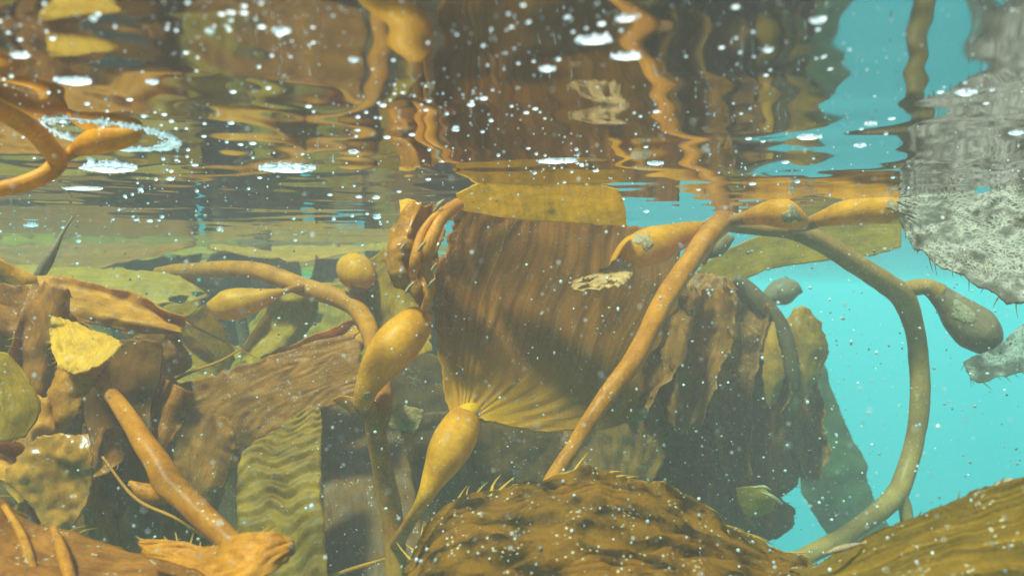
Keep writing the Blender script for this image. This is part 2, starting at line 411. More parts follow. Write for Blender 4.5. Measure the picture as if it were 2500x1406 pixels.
M['glow']    = kelp_mat('kelp_base_glow', (.60, .26, .005), (.85, .42, .008), (.95, .5, .01), .5, mott=60, bump=.1)
M['flap']    = kelp_mat('kelp_flap', (.42, .17, .014), (.78, .38, .03), (.9, .48, .03), .45, mott=90, bump=.4)
M['bryo']    = kelp_mat('crust_pale', (.16, .085, .035), (.42, .27, .14), (.2, .16, .1), .15, mott=420, stri=.0, bump=.8, bdist=.001)
M['bubble']  = foam_mat('air_bubble_white', (.95, .95, .95))
M['speck']   = foam_mat('drifting_speck', (.85, .82, .77), .25)
M['scrap']   = kelp_mat('kelp_scrap', (.32, .15, .05), (.62, .33, .12), (.4, .22, .08), .25, mott=150, stri=.1, bump=.9, bdist=.003)

# ------------------------------------------------------------------ the setting: water surface, water, seabed
SLOPE = .0062
def wave_z(X, Y):
    """height of the rippled surface"""
    rnd = random.Random(11); Z = np.zeros_like(X)
    R = np.sqrt(X**2 + Y**2)
    for k in range(46):
        lam = .018 * (1.085**k); th = rnd.uniform(-math.pi, math.pi)
        if lam > .6: break
        if rnd.random() < .5: th = math.pi/2 + rnd.uniform(-.5, .5)
        slope = SLOPE * (1.15 if lam < .045 else .95) * rnd.uniform(.5, 1.3)
        kx, ky = 2*math.pi/lam*math.cos(th), 2*math.pi/lam*math.sin(th)
        fade = np.clip(lam*60/np.maximum(R, .1), 0, 1)**2 if lam < .15 else np.clip(lam*25/np.maximum(R, .1), 0, 1)**2
        Z += slope*lam/(2*math.pi) * np.sin(kx*X + ky*Y + rnd.uniform(0, 6.28)) * fade
    return Z

def on_surface(x, y):
    """the point of the rippled surface seen at a photo pixel"""
    d = Vector(((x-CX)/F, 1, (CY-y)/F)); Y = surf_Y(y)
    for _ in range(3):
        z = float(wave_z(np.array([d.x*Y]), np.array([Y]))[0]); Y = (H + z)/d.z
    return Vector((d.x*Y, Y, z)), Y

def water_surface():
    def axis(fine0, fine1, step, lo, hi, g=1.06):
        a = list(np.arange(fine0, fine1, step)); s = step
        while a[-1] < hi: s *= g; a.append(a[-1]+s)
        s = step
        while a[0] > lo: s *= g; a.insert(0, a[0]-s)
        return np.array(a)
    xs = axis(-.48, .5, .0045, -45, 45, 1.07); ys = axis(.1, .8, .0035, -6, 60, 1.055)
    X, Y = np.meshgrid(xs, ys, indexing='ij'); Z = wave_z(X, Y)
    nx, ny = X.shape
    idx = np.arange(nx*ny).reshape(nx, ny)
    q = np.stack([idx[:-1, :-1], idx[1:, :-1], idx[1:, 1:], idx[:-1, 1:]], axis=2).reshape(-1, 4)
    o = link_mesh('water_surface', np.stack([X, Y, Z], axis=2).reshape(-1, 3), q.tolist(), water_mat())
    tag(o, kind='structure', label='rippled underside of the sea surface mirroring the kelp')
water_surface()

SCATTER, ABSORB = .20, .98
me = bpy.data.meshes.new('haze')
x0, x1, y0, y1, z0, z1 = -42, 42, -5.5, 55, -13, .03
me.from_pydata([(x, y, z) for z in (z0, z1) for y in (y0, y1) for x in (x0, x1)], [],
               [(0, 2, 3, 1), (4, 5, 7, 6), (0, 1, 5, 4), (2, 6, 7, 3), (0, 4, 6, 2), (1, 3, 7, 5)])
hz = bpy.data.objects.new('haze', me); COL.objects.link(hz); tag(hz, kind='stuff', label='turquoise sea water full of scattered light')
m, nt, N, L, out = new_mat('sea_water')
pv = N.new('ShaderNodeVolumePrincipled')
pv.inputs['Color'].default_value = (1.0, .86, .74, 1); pv.inputs['Density'].default_value = SCATTER
pv.inputs['Absorption Color'].default_value = (1, 1, 1, 1)
pa = N.new('ShaderNodeVolumePrincipled')            # the water itself takes the red out of the light
pa.inputs['Color'].default_value = (0, 0, 0, 1); pa.inputs['Density'].default_value = ABSORB
pa.inputs['Absorption Color'].default_value = (0, .885, .90, 1)
ad = N.new('ShaderNodeAddShader'); L.new(pv.outputs[0], ad.inputs[0]); L.new(pa.outputs[0], ad.inputs[1])
L.new(ad.outputs[0], out.inputs['Volume']); me.materials.append(m)

bm_v, bm_f = [], []
n = 40
for i in range(n+1):
    for j in range(n+1):
        x, y = -60 + 120*i/n, -10 + 90*j/n
        bm_v.append((x, y, -11 + .5*noise.noise(Vector((x*.1, y*.1, 0)))))
for i in range(n):
    for j in range(n):
        a = i*(n+1)+j; bm_f.append((a, a+n+1, a+n+2, a+1))
sb = link_mesh('seabed', bm_v, bm_f, plain_mat('sand', (.42, .36, .26), .9, .2)); tag(sb, kind='structure', label='pale sandy seabed far below the kelp')

# ------------------------------------------------------------------ kelp
SP = dict(sides='t', gap=.005, length=.006, r=.0004, curl=.5)

# ---- frond whose stipe runs under the surface on the left and drops through the middle
fr = empty('kelp_frond', P(970, 1406, .5), 'golden kelp frond running level at left then dropping past the yellow bladders', 'kelp')
tube('stipe', [[(385,664,.80,22),(430,661,.77,34),(480,660,.74,38),(560,657,.70,42),(640,665,.68,46),(740,700,.66,46),(850,738,.64,48),(890,780,.62,46),(906,822,.585,42)],
               [(850,742,.64,36),(872,715,.635,34),(885,692,.63,42)],
               [(740,700,.655,20),(712,706,.635,16),(690,713,.625,14)],
               ], M['stipe'], fr, seed=1)
tube('lower_stipe', [[(904,815,.59,40),(912,860,.555,41),(930,940,.50,50),(925,1000,.47,66),(918,1050,.475,52),(930,1120,.485,50),(945,1200,.495,54),(960,1290,.5,54),(970,1440,.5,52)],
               [(925,1010,.47,50),(900,1000,.462,54),(886,985,.456,46)],
               [(965,1330,.50,34),(985,1300,.46,32),(1012,1255,.44,30)]], M['stipe'], fr, seed=1, label='shaded brown lower run of the stipe')
bA = tube('bladder', [(1044,764,.472,34),(1025,780,.47,78),(1000,805,.466,100),(965,845,.46,112),(925,895,.455,92),(897,945,.452,60),(884,990,.456,44)], M['bladder'], fr, step=.0015, lump=.03, sides=24, seed=2, label='plump yellow bladder pointing down to the stipe')
bC = tube('bladder', [(1150,1000,.462,46),(1135,1022,.458,78),(1115,1062,.446,102),(1090,1110,.438,98),(1066,1155,.434,70),(1045,1198,.43,46),(1028,1230,.432,34),(1010,1258,.44,28)], M['bladder'], fr, step=.0015, lump=.03, sides=24, seed=3, label='long amber bladder below the big fan-shaped blade')
bR = tube('bladder', [(886,700,.63,40),(884,682,.63,72),(868,662,.635,88),(853,648,.64,70),(846,636,.645,26)], M['bladder'], fr, step=.0015, lump=.04, sides=22, seed=4, label='small round bladder on a short fork')
bB = tube('bladder', [(692,713,.625,12),(665,720,.62,32),(620,733,.62,60),(575,742,.62,78),(540,746,.62,68),(517,744,.62,34),(508,742,.62,14)], M['bladder'], fr, step=.0015, lump=.03, sides=24, seed=5, label='teardrop bladder lying level beneath the stipe')
patch('crust', bA, P(900,985,.44), .003, M['bryo'], seed=3)
blade('blade', [[(1103,1022,.459),(1135,1030,.455),(1162,1020,.46)],
                [(1088,960,.462),(1195,965,.475),(1330,1050,.495)],
                [(1058,830,.47),(1260,870,.50),(1540,1030,.57)],
                [(1042,720,.48),(1300,740,.53),(1600,880,.62)],
                [(1080,600,.49),(1350,640,.55),(1670,730,.66)],
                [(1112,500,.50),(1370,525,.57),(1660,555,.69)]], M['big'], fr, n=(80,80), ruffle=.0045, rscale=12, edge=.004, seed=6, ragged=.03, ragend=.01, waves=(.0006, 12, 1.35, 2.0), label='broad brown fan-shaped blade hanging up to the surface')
tube('blade_base_glow', [(1096,1024,.456,16),(1118,1016,.455,34),(1142,1008,.455,50),(1160,1000,.46,36)], M['glow'], fr, seed=16, label='yellow neck with backlit glow painted in where the fan blade leaves its bladder')  # added neck; its bright gold paints the backlit glow at the joint
blade('blade_fold', [[(1128,515,.49),(1220,530,.515),(1320,540,.53),(1430,548,.545),(1532,553,.56)],
                [(1118,492,.475),(1215,490,.49),(1310,490,.505),(1420,498,.52),(1528,508,.53)],
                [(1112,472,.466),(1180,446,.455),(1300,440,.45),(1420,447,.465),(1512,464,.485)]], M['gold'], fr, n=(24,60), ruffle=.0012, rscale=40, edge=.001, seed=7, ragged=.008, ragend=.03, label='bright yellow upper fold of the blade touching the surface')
blade('blade', [[(945,598,.62),(985,640,.62),(1030,690,.60)],
                [(850,690,.66),(930,720,.64),(1045,760,.6)],
                [(868,790,.66),(950,800,.64),(1055,810,.59)],
                [(890,850,.64),(960,880,.62),(1060,860,.58)]], M['olive'], fr, n=(30,30), ruffle=.003, seed=8, label='olive blade behind the yellow bladder')
blade('blade', [[(512,738,.62),(516,746,.62),(522,756,.62)],[(450,770,.66),(490,790,.66),(545,800,.66)],[(372,830,.7),(460,850,.7),(580,860,.7)],[(380,900,.72),(460,910,.72),(560,910,.72)],[(400,965,.74),(460,965,.74),(540,950,.74)]], M['olive'], fr, n=(36,28), ruffle=.004, seed=9, ragged=.04, spines=dict(sides='lr',gap=.01,length=.005), smat=M['spine'], label='yellow-green blade drooping from the teardrop bladder')

# ---- crinkled blade margin beside the fan blade
fr = empty('crinkled_kelp', P(1020, 790, .46), 'crinkled brown blade bunched up left of the broad fan blade', 'kelp frond')
blade('blade', [[(995,488,.475),(1030,495,.45),(1060,500,.48),(1115,500,.47)],[(948,570,.47),(990,575,.44),(1030,580,.475),(1085,570,.46)],[(944,640,.465),(980,645,.435),(1020,650,.47),(1065,660,.46)],[(968,690,.465),(1000,700,.44),(1030,710,.47),(1052,725,.46)],[(1018,728,.465),(1026,750,.455),(1036,765,.465),(1046,795,.47)]],
      M['glossy'], fr, n=(60,60), ruffle=.004, rscale=60, edge=.004, seed=12, ragged=.05, cap=False, spines=dict(sides='l',gap=.005,length=.003,r=.0005), smat=M['spine'])
tube('rolled_edge', [(1118,498,.465,34),(1085,525,.455,36),(1062,560,.45,34),(1045,605,.445,34),(1040,650,.45,28),(1052,700,.455,24),(1035,760,.46,20)], M['amber'], fr, seed=13, lump=.25)
tube('rolled_edge', [(1090,510,.455,18),(1050,540,.45,20),(1025,585,.445,22),(1012,640,.44,26),(1010,680,.45,14)], M['amber'], fr, seed=14, lump=.3)
blade('blade_tip', [[(978,545,.47),(1000,548,.47),(1018,548,.47)],[(976,510,.475),(998,512,.475),(1020,515,.475)],[(974,490,.48),(996,486,.48),(1016,492,.48)]], M['gold'], fr, n=(16,16), ruffle=.001, seed=15)
for k, (x, y, w, Y) in enumerate([(1072,500,26,.44),(1030,600,18,.432),(985,600,15,.428),(1053,690,20,.445),(1000,700,22,.43),(1060,650,14,.44)]):
    vv, ff, uu = tube_geo([(x-w*.5,y+w*.7,Y,5),(x,y,Y,w*.42),(x+w*.5,y-w*.5,Y,5)], 10, .0008, .4, 20+k)
    link_mesh('crust', vv, ff, M['bryo'], fr)

# ---- frond that climbs to the surface knot in the middle right
fr = empty('kelp_frond', P(1360, 1150, .53), 'slanting amber kelp stipe rising to the surface knot right of centre', 'kelp')
tube('stipe', [[(1782,520,.665,44),(1765,540,.645,54),(1730,575,.605,54),(1680,645,.56,52),(1620,735,.52,52),(1580,815,.495,50),(1545,882,.48,50),(1500,940,.47,46),(1450,1010,.46,42),(1400,1090,.455,38),(1360,1150,.45,38),(1320,1220,.445,38)],
               [(1770,540,.655,30),(1735,552,.645,32),(1700,562,.63,40)]], M['stipe'], fr, seed=21)
bD = tube('bladder', [(1725,556,.64,30),(1690,566,.625,52),(1645,582,.60,72),(1595,600,.58,94),(1550,616,.57,86),(1515,638,.567,54),(1496,655,.567,26)], M['bladder'], fr, step=.0015, lump=.04, sides=24, seed=22, label='brown bladder with a pale crust and torn blade stub')
patch('crust', bD, P(1572,572,.555), .0085, M['bryo'], seed=6, rough=.8)
blade('torn_blade', [[(1512,622,.55),(1530,640,.53),(1548,668,.51)],[(1478,650,.52),(1505,670,.50),(1530,695,.48)],[(1430,672,.49),(1450,690,.48),(1475,706,.47)],[(1382,692,.475),(1392,700,.47),(1405,710,.465)]], M['scrap'], fr, n=(36,24), ruffle=.003, rscale=120, seed=23, ragged=.14, ragend=.1, holes=[(.75,.3,.12,.12),(.5,.8,.1,.1),(.85,.7,.1,.15)])
for k,(a,b) in enumerate([((1770,528),(1715,545)),((1700,580),(1690,598)),((1640,612),(1628,630))]):
    vv, ff, uu = tube_geo([(a[0],a[1],.635-.015*k,4),((a[0]+b[0])/2,(a[1]+b[1])/2-3,.63-.015*k,13),(b[0],b[1],.625-.015*k,4)], 10, .0008, .4, 40+k)
    link_mesh('crust', vv, ff, M['bryo'], fr)
blade('sheath', [[(1775,540,.67),(1785,548,.67)],[(1735,590,.66),(1752,590,.66)],[(1700,640,.65),(1722,648,.65)]], M['amber'], fr, n=(20,8), ruffle=.001, seed=24)

# ---- frond arching on the right
fr = empty('kelp_frond', P(1980, 1350, .67), 'long kelp stipe arching down through open turquoise water at right', 'kelp')
tube('stipe', [[(1768,546,.66,40),(1850,556,.66,38),(1935,563,.66,46),(2010,595,.67,48),(2090,645,.68,50),(2160,690,.69,54),(2205,728,.70,56),(2232,800,.71,46),(2243,880,.72,46),(2246,980,.72,46),(2232,1080,.72,44),(2207,1165,.71,46),(2183,1213,.7,50),(2120,1268,.69,46),(2050,1315,.68,44),(1980,1350,.67,44),(1890,1395,.66,40)],
               [(2190,1200,.7,36),(2206,1228,.7,32),(2214,1265,.7,32),(2220,1320,.7,32)],
               [(2185,705,.695,30),(2222,704,.7,40),(2260,700,.70,40),(2292,716,.7,52)],
               [(1772,545,.655,24),(1805,535,.62,30),(1835,530,.60,40)],
               [(1935,562,.655,24),(1965,550,.60,30),(2005,535,.57,38)]], M['stipe_dull'], fr, seed=31)
bE = tube('bladder', [(2285,712,.7,48),(2318,742,.7,68),(2350,775,.7,96),(2385,806,.7,108),(2415,834,.7,78),(2434,850,.7,30)], M['bladder_dull'], fr, step=.0015, lump=.05, sides=24, seed=32, label='grey-brown bladder hanging in open water with a white patch')
patch('crust', bE, P(2358,765,.68), .012, M['bryo'], seed=8, rough=.7)
bF = tube('bladder', [(1830,531,.60,38),(1868,522,.575,56),(1908,520,.56,72),(1942,535,.562,54),(1962,548,.57,26)], M['bladder'], fr, step=.0015, sides=24, seed=33, label='amber bladder touching the surface beside the knot')
bG = tube('bladder', [(2000,537,.57,36),(2060,520,.55,60),(2120,510,.54,68),(2170,510,.53,74),(2200,514,.524,40)], M['bladder'], fr, step=.0015, sides=24, seed=34, label='amber bladder joined to the white crusted blade')
patch('crust', bF, P(1945,520,.545), .010, M['bryo'], seed=9, rough=.8)
patch('crust', bG, P(2190,500,.515), .005, M['bryo'], seed=10, rough=.8)
blade('blade', [[(2190,486,.530),(2195,510,.52),(2200,545,.51)],[(2260,478,.515),(2250,520,.495),(2225,600,.475)],[(2350,467,.492),(2350,560,.465),(2320,665,.435)],[(2450,455,.468),(2450,590,.44),(2430,728,.40)],[(2620,430,.425),(2620,640,.40),(2620,800,.365)]], M['crust'], fr, n=(80,60), ruffle=.003, rscale=60, edge=.003, seed=35, ragged=.02, waves=(.0018, 6, 1.5, 1.6), spines=dict(sides='rb',gap=.008,length=.008), smat=M['stipe_dark'], label='pale lacy crusted blade spreading to the right edge')
blade('blade', [[(2350,884,.67),(2354,895,.67),(2360,910,.67)],[(2376,868,.67),(2380,895,.665),(2385,935,.66)],[(2432,845,.68),(2432,880,.675),(2436,925,.66)],[(2520,772,.68),(2520,830,.68),(2520,905,.66)],[(2620,715,.68),(2620,790,.68),(2620,890,.66)]], M['crust'], fr, n=(50,36), ruffle=.003, rscale=70, seed=36, ragged=.04, spines=dict(sides='rb',gap=.009,length=.008), smat=M['stipe_dark'], label='pale crusted blade curling below the hanging bladder')
blade('blade', [[(1690,655,.80),(1700,690,.80),(1705,750,.80)],[(1850,575,.79),(1850,620,.79),(1855,668,.79)],[(2000,545,.78),(2000,590,.78),(2000,640,.78)],[(2120,535,.77),(2120,575,.77),(2120,628,.77)],[(2205,545,.76),(2205,570,.76),(2200,605,.76)]], M['olive'], fr, n=(50,24), ruffle=.004, seed=37, label='olive blade lying behind the surface bladders')
tube('bladder', [(1790,580,.74,12),(1770,588,.74,40),(1745,603,.74,50),(1715,618,.74,34),(1690,630,.74,12)], M['bladder_dull'], fr, seed=38, sides=20)

# ---- the dark tangle right of centre
fr = empty('kelp_frond', P(1700, 1060, .8), 'rough speckled brown blade below the slanting stipe', 'kelp frond')
blade('blade', [[(1695,662,.80),(1750,668,.79),(1805,690,.78)],[(1645,715,.8),(1740,730,.77),(1850,735,.77)],[(1605,800,.8),(1740,810,.76),(1885,800,.76)],[(1570,900,.8),(1730,905,.76),(1890,890,.77)],[(1530,1000,.8),(1700,1010,.77),(1880,990,.78)],[(1500,1070,.82),(1690,1080,.79),(1860,1060,.8)]], M['rough'], fr, n=(60,56), ruffle=.0022, rscale=60, edge=.002, waves=(.0025,2.5,1.2,1.2), seed=41, ragged=.03, spines=dict(sides='b',gap=.008,length=.005), smat=M['spine'])
tube('midrib', [(1800,680,.77,30),(1845,725,.765,42),(1890,775,.76,44),(1918,830,.757,42),(1932,900,.757,40),(1940,950,.76,30)], M['stipe_dark'], fr, seed=42)
fr = empty('kelp_frond', P(1885, 990, .75), 'narrow orange curled blade flap beside the dark midrib', 'kelp frond')
blade('blade', [[(1872,785,.755),(1890,783,.75)],[(1862,850,.75),(1885,850,.735),(1905,850,.745)],[(1860,920,.75),(1890,925,.735),(1916,920,.745)],[(1872,990,.755),(1882,992,.75),(1895,985,.755)]], M['amber'], fr, n=(40,20), ruffle=.004, rscale=80, seed=43, ragged=.08)
fr = empty('kelp_frond', P(1960, 960, .77), 'glossy brown lobe with toothed edge against turquoise water', 'kelp frond')
blade('blade', [[(1938,750,.78),(1958,745,.77),(1978,755,.78)],[(1908,800,.78),(1960,800,.75),(2008,795,.78)],[(1922,860,.78),(1970,860,.75),(2026,850,.78)],[(1935,915,.78),(1965,920,.76),(2008,905,.78)],[(1940,965,.78),(1955,970,.77),(1975,960,.78)]], M['glossy'], fr, n=(40,36), ruffle=.004, rscale=70, seed=44, ragged=.05, spines=dict(sides='r',gap=.008,length=.004), smat=M['spine'])
fr = empty('kelp_frond', P(1750, 1320, .86), 'wide dark brown blade hanging in shadow under the tangle', 'kelp frond')
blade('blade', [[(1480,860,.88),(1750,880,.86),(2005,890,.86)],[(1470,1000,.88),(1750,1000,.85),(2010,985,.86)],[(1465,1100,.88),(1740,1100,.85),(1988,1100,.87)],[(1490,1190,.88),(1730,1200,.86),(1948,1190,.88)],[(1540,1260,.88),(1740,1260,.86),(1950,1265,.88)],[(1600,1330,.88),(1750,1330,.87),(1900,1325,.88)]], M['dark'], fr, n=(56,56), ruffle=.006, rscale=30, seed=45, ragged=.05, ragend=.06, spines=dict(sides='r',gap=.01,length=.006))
fr = empty('kelp_frond', P(2110, 1330, 1.1), 'faint grey-green blade hanging far back beside the arching stipe', 'kelp frond')
blade('blade', [[(1950,860,1.1),(1985,860,1.1),(2005,870,1.1)],[(1955,960,1.1),(2000,960,1.08),(2035,955,1.1)],[(1950,1050,1.1),(2010,1050,1.08),(2072,1045,1.1)],[(1945,1130,1.1),(2030,1130,1.07),(2110,1120,1.1)],[(1955,1200,1.1),(2040,1200,1.07),(2128,1195,1.1)],[(1995,1270,1.1),(2070,1270,1.08),(2150,1255,1.1)],[(2045,1345,1.1),(2110,1345,1.1),(2210,1310,1.1)]], M['teal'], fr, n=(60,24), ruffle=.004, seed=46, ragged=.03, spines=dict(sides='r',gap=.014,length=.005))
fr = empty('kelp_bladder', P(1868, 738, .95), 'small grey bladder with a pointed tip behind the tangle', 'kelp bladder')
tube('bladder', [(1862,742,.95,16),(1885,724,.95,50),(1912,712,.95,66),(1938,708,.95,48),(1958,712,.95,8)], M['bladder_dull'], fr, seed=47, sides=20)
blade('blade_tip', [[(1905,690,.95),(1925,695,.95)],[(1918,680,.95),(1940,690,.95)],[(1912,674,.95),(1920,676,.95)]], M['dark'], fr, n=(10,8), ruffle=.001, seed=48)
fr = empty('kelp_bladder', P(1700, 1200, .8), 'dim brown bladder deep in the shadow right of the slanting stipe', 'kelp bladder')
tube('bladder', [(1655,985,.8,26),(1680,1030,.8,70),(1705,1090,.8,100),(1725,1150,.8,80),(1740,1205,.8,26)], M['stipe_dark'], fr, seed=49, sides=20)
for k,(x,y,w,h,Y,lab) in enumerate([(1880,1035,62,66,.82,'orange ragged scrap of blade low in the tangle beside the grey-green blade'),(1556,1012,66,34,.6,'tan wavy scrap of blade left of the dim brown bladder'),(1755,835,90,40,.74,'narrow tan scrap stuck to the speckled blade'),(1935,985,50,60,.8,'yellowish scrap of blade at the right edge of the tangle')]):
    o = blade('kelp_scrap', [[(x-w*.4,y-h*.5,Y),(x+w*.3,y-h*.5,Y)],[(x-w*.55,y,Y),(x,y,Y-.012),(x+w*.5,y-h*.1,Y)],[(x-w*.35,y+h*.5,Y),(x+w*.1,y+h*.5,Y)]], M['scrap'], None, n=(24,24), ruffle=.004, rscale=110, seed=50+k, ragged=.12, ragend=.1)
    tag(o, lab, 'kelp scrap')
o = blade('kelp_frond', [[(1795,1190,.62),(1830,1185,.6),(1860,1188,.61)],[(1800,1220,.62),(1850,1215,.6),(1895,1215,.61)],[(1815,1255,.62),(1850,1262,.61),(1890,1245,.62)]], M['olive'], None, n=(24,24), ruffle=.002, rscale=70, seed=55, ragged=.03)
tag(o, 'small curled olive blade with pale rims above the front blade', 'kelp frond')
for pts in ([(1840,1190,.605,6),(1865,1188,.6,9),(1882,1196,.6,5)],[(1862,1202,.6,5),(1885,1212,.598,12),(1908,1230,.6,8)]):
    vv, ff, uu = tube_geo(pts, 8, .001, .2, 3); link_mesh('pale_rim', vv, ff, M['bryo'], o)

# ---- front blades along the bottom edge
te = [(990,1390),(1060,1265),(1150,1195),(1260,1185),(1370,1152),(1450,1135),(1540,1165),(1640,1190),(1740,1242),(1830,1300),(1920,1348),(2000,1385)]
fr = empty('kelp_frond', P(1500, 1480, .3), 'bumpy amber front blade with branched spines along the bottom centre', 'kelp frond')
b1 = blade('blade', [[(x,y,.37),(x+(x-1450)*-.01,(y*.55+1500*.45),.325),(x+(1500-x)*-.05,1520,.27)] for x,y in te], M['front'], fr, n=(150,120), ruffle=.0024, rscale=50, edge=.003, seed=61, ragged=.02, ragend=.02, waves=(.0022, 10, 1.38, 3.4), wrinkle=(.0016, 55), spines=dict(sides='l',gap=.0045,length=.010,r=.0008,curl=.7,lean=.9), smat=M['spine'])
te = [(1930,1400),(2060,1347),(2200,1277),(2320,1227),(2420,1192),(2580,1130)]
fr = empty('kelp_frond', P(2250, 1480, .26), 'ridged golden front blade crossing the bottom right corner', 'kelp frond')
b2 = blade('blade', [[(x,y,.31-.00008*(x-1930)),(x+20,(y+1500)/2,.28-.00008*(x-1930)),(x+40,1520,.25-.00008*(x-1930))] for x,y in te], M['ridge'], fr, n=(80,44), ruffle=.002, rscale=45, edge=.002, seed=62, ragged=.015, spines=dict(sides='l',gap=.006,length=.004), smat=M['stipe_dark'])
for k,(a,c,w) in enumerate([((2110,1325),(2010,1352),18),((2405,1205),(2500,1170),30),((2370,1225),(2402,1212),14)]):
    vv, ff, uu = tube_geo([(a[0],a[1],.29,4),((a[0]+c[0])/2,(a[1]+c[1])/2-2,.285,w),(c[0],c[1],.283,4)], 10, .0008, .3, 60+k); link_mesh('pale_rim', vv, ff, M['bryo'], fr)
te = [(-60,1180),(0,1218),(70,1268),(160,1300),(270,1326),(380,1350),(480,1385),(580,1440)]
fr = empty('kelp_frond', P(200, 1480, .33), 'brown front blade with hooked spines in the bottom left corner', 'kelp frond')
blade('blade', [[(x,y,.35),(x,(y+1500)/2,.32),(x,1520,.29)] for x,y in te], M['brown'], fr, n=(80,36), ruffle=.003, rscale=40, seed=63, ragged=.015, spines=dict(sides='l',gap=.0065,length=.0065,r=.0004,curl=1.3,lean=1.0), smat=M['spine'])
tube('midrib', [(130,1290,.34,18),(150,1340,.33,26),(165,1390,.32,30),(180,1450,.31,30)], M['stipe'], fr, seed=64)
tube('midrib', [(10,1235,.345,14),(50,1300,.335,20),(75,1370,.325,22),(90,1440,.315,22)], M['amber'], fr, seed=65)
fr = empty('kelp_frond', P(340, 1330, .31), 'short amber blade with a rounded tip at the bottom left', 'kelp frond')
blade('blade', [[(335,1315,.325),(338,1335,.32),(345,1355,.32)],[(430,1322,.32),(430,1350,.315),(430,1375,.31)],[(515,1335,.315),(515,1370,.31),(510,1410,.3)],[(565,1308,.31),(565,1360,.30),(560,1425,.295)],[(640,1298,.305),(640,1350,.295),(640,1408,.295)],[(698,1310,.305),(700,1340,.30),(690,1380,.30)],[(720,1338,.305),(721,1345,.305),(717,1355,.305)]], M['amber'], fr, n=(64,32), ruffle=.0022, rscale=70, seed=66, ragged=.02, waves=(.0008, 7, .2, 1.0), spines=dict(sides='l',gap=.005,length=.0035), smat=M['spine'])
fr = empty('kelp_frond', P(560, 1320, .35), 'thick forked amber stipe slanting across the lower left', 'kelp')
tube('stipe', [[(200,870,.53,24),(250,935,.45,32),(300,1000,.41,42),(345,1070,.38,52),(385,1130,.37,60),(412,1178,.365,74),(450,1215,.36,62),(500,1265,.355,60),(560,1320,.35,56),(640,1400,.34,50)],
               [(420,1195,.365,58),(380,1206,.365,52),(345,1195,.365,36),(316,1176,.365,10)]], M['stipe'], fr, sides=20, seed=67)

# ---- left-hand tangle
def single(net, mat, label, **kw):
    o = blade('kelp_frond', net, mat, None, **kw); return tag(o, label, 'kelp frond')
single([[(-60,615,.45),(-60,660,.45),(-60,705,.46)],[(0,632,.44),(0,665,.44),(0,692,.45)],[(50,655,.44),(50,678,.435),(48,697,.44)],[(92,676,.44),(92,684,.44),(90,692,.44)]], M['amber'], 'pale orange blade tip at the left edge just under the surface', n=(40,24), ruffle=.003, rscale=90, seed=71, ragged=.06)
single([[(-60,680,.52),(40,690,.5),(115,700,.5)],[(-60,760,.52),(70,770,.49),(190,765,.5)],[(-60,850,.52),(90,855,.48),(250,845,.5)],[(-60,950,.52),(110,950,.48),(300,940,.5)],[(-60,1060,.52),(100,1060,.49),(250,1050,.5)],[(-60,1180,.52),(100,1180,.5),(260,1180,.52)]], M['brown'], 'large brown blade filling the left edge behind the bright flap', n=(64,48), ruffle=.007, rscale=35, seed=72, ragged=.03, spines=dict(sides='r',gap=.008,length=.004), smat=M['spine'])
single([[(126,775,.462),(140,776,.462),(155,782,.462)],[(122,805,.450),(165,800,.450),(222,805,.450)],[(122,845,.436),(200,845,.436),(302,836,.436)],[(138,885,.424),(190,890,.424),(258,882,.424)],[(152,908,.418),(175,912,.418),(205,900,.418)]], M['flap'], 'bright yellow triangular blade flap with toothed edges', n=(44,44), ruffle=.003, rscale=110, seed=73, ragged=.03, waves=(.0006,4,.3,1.5), spines=dict(sides='lr',gap=.004,length=.0025,r=.0005), smat=M['spine'])
single([[(138,888,.445),(200,895,.44),(268,880,.435)],[(130,925,.445),(190,930,.435),(243,915,.435)],[(112,965,.445),(165,970,.435),(216,960,.44)],[(98,1015,.45),(140,1020,.44),(190,1010,.44)],[(100,1060,.45),(130,1060,.45),(165,1055,.45)]], M['amber'], 'orange-brown blade piece below the bright triangular flap', n=(40,36), ruffle=.005, rscale=80, seed=74, ragged=.04, spines=dict(sides='r',gap=.004,length=.003), smat=M['dark'])
single([[(280,828,.48),(340,825,.48),(395,830,.48)],[(245,885,.48),(325,885,.47),(402,880,.48)],[(215,945,.48),(310,945,.47),(392,940,.48)],[(200,1010,.48),(290,1010,.47),(370,1000,.48)],[(230,1120,.47),(310,1120,.46),(390,1100,.47)],[(260,1220,.47),(340,1240,.46),(430,1200,.47)]], M['dark'], 'dark brown blade behind the thick forked stipe', n=(50,36), ruffle=.004, seed=75, ragged=.03)
single([[(-60,840,.42),(-20,850,.42),(20,862,.42)],[(-60,920,.42),(10,920,.415),(72,925,.42)],[(-60,1000,.42),(25,1000,.41),(102,1000,.42)],[(-60,1075,.42),(0,1080,.41),(60,1070,.42)]], M['olive'], 'green-gold blade at the left edge with a curled rim', n=(40,30), ruffle=.003, seed=76, ragged=.03)
single([[(88,1062,.4),(150,1055,.39),(218,1065,.4)],[(40,1110,.4),(130,1110,.38),(232,1112,.395)],[(18,1160,.4),(120,1160,.385),(230,1165,.395)],[(75,1222,.4),(150,1225,.385),(216,1218,.395)],[(118,1270,.4),(150,1275,.39),(190,1268,.395)],[(138,1305,.4),(152,1308,.4),(172,1298,.4)]], M['glossy'], 'crumpled glossy brown blade twisting down at lower left', n=(64,56), ruffle=.0065, rscale=34, edge=.003, seed=77, ragged=.04, cap=False)
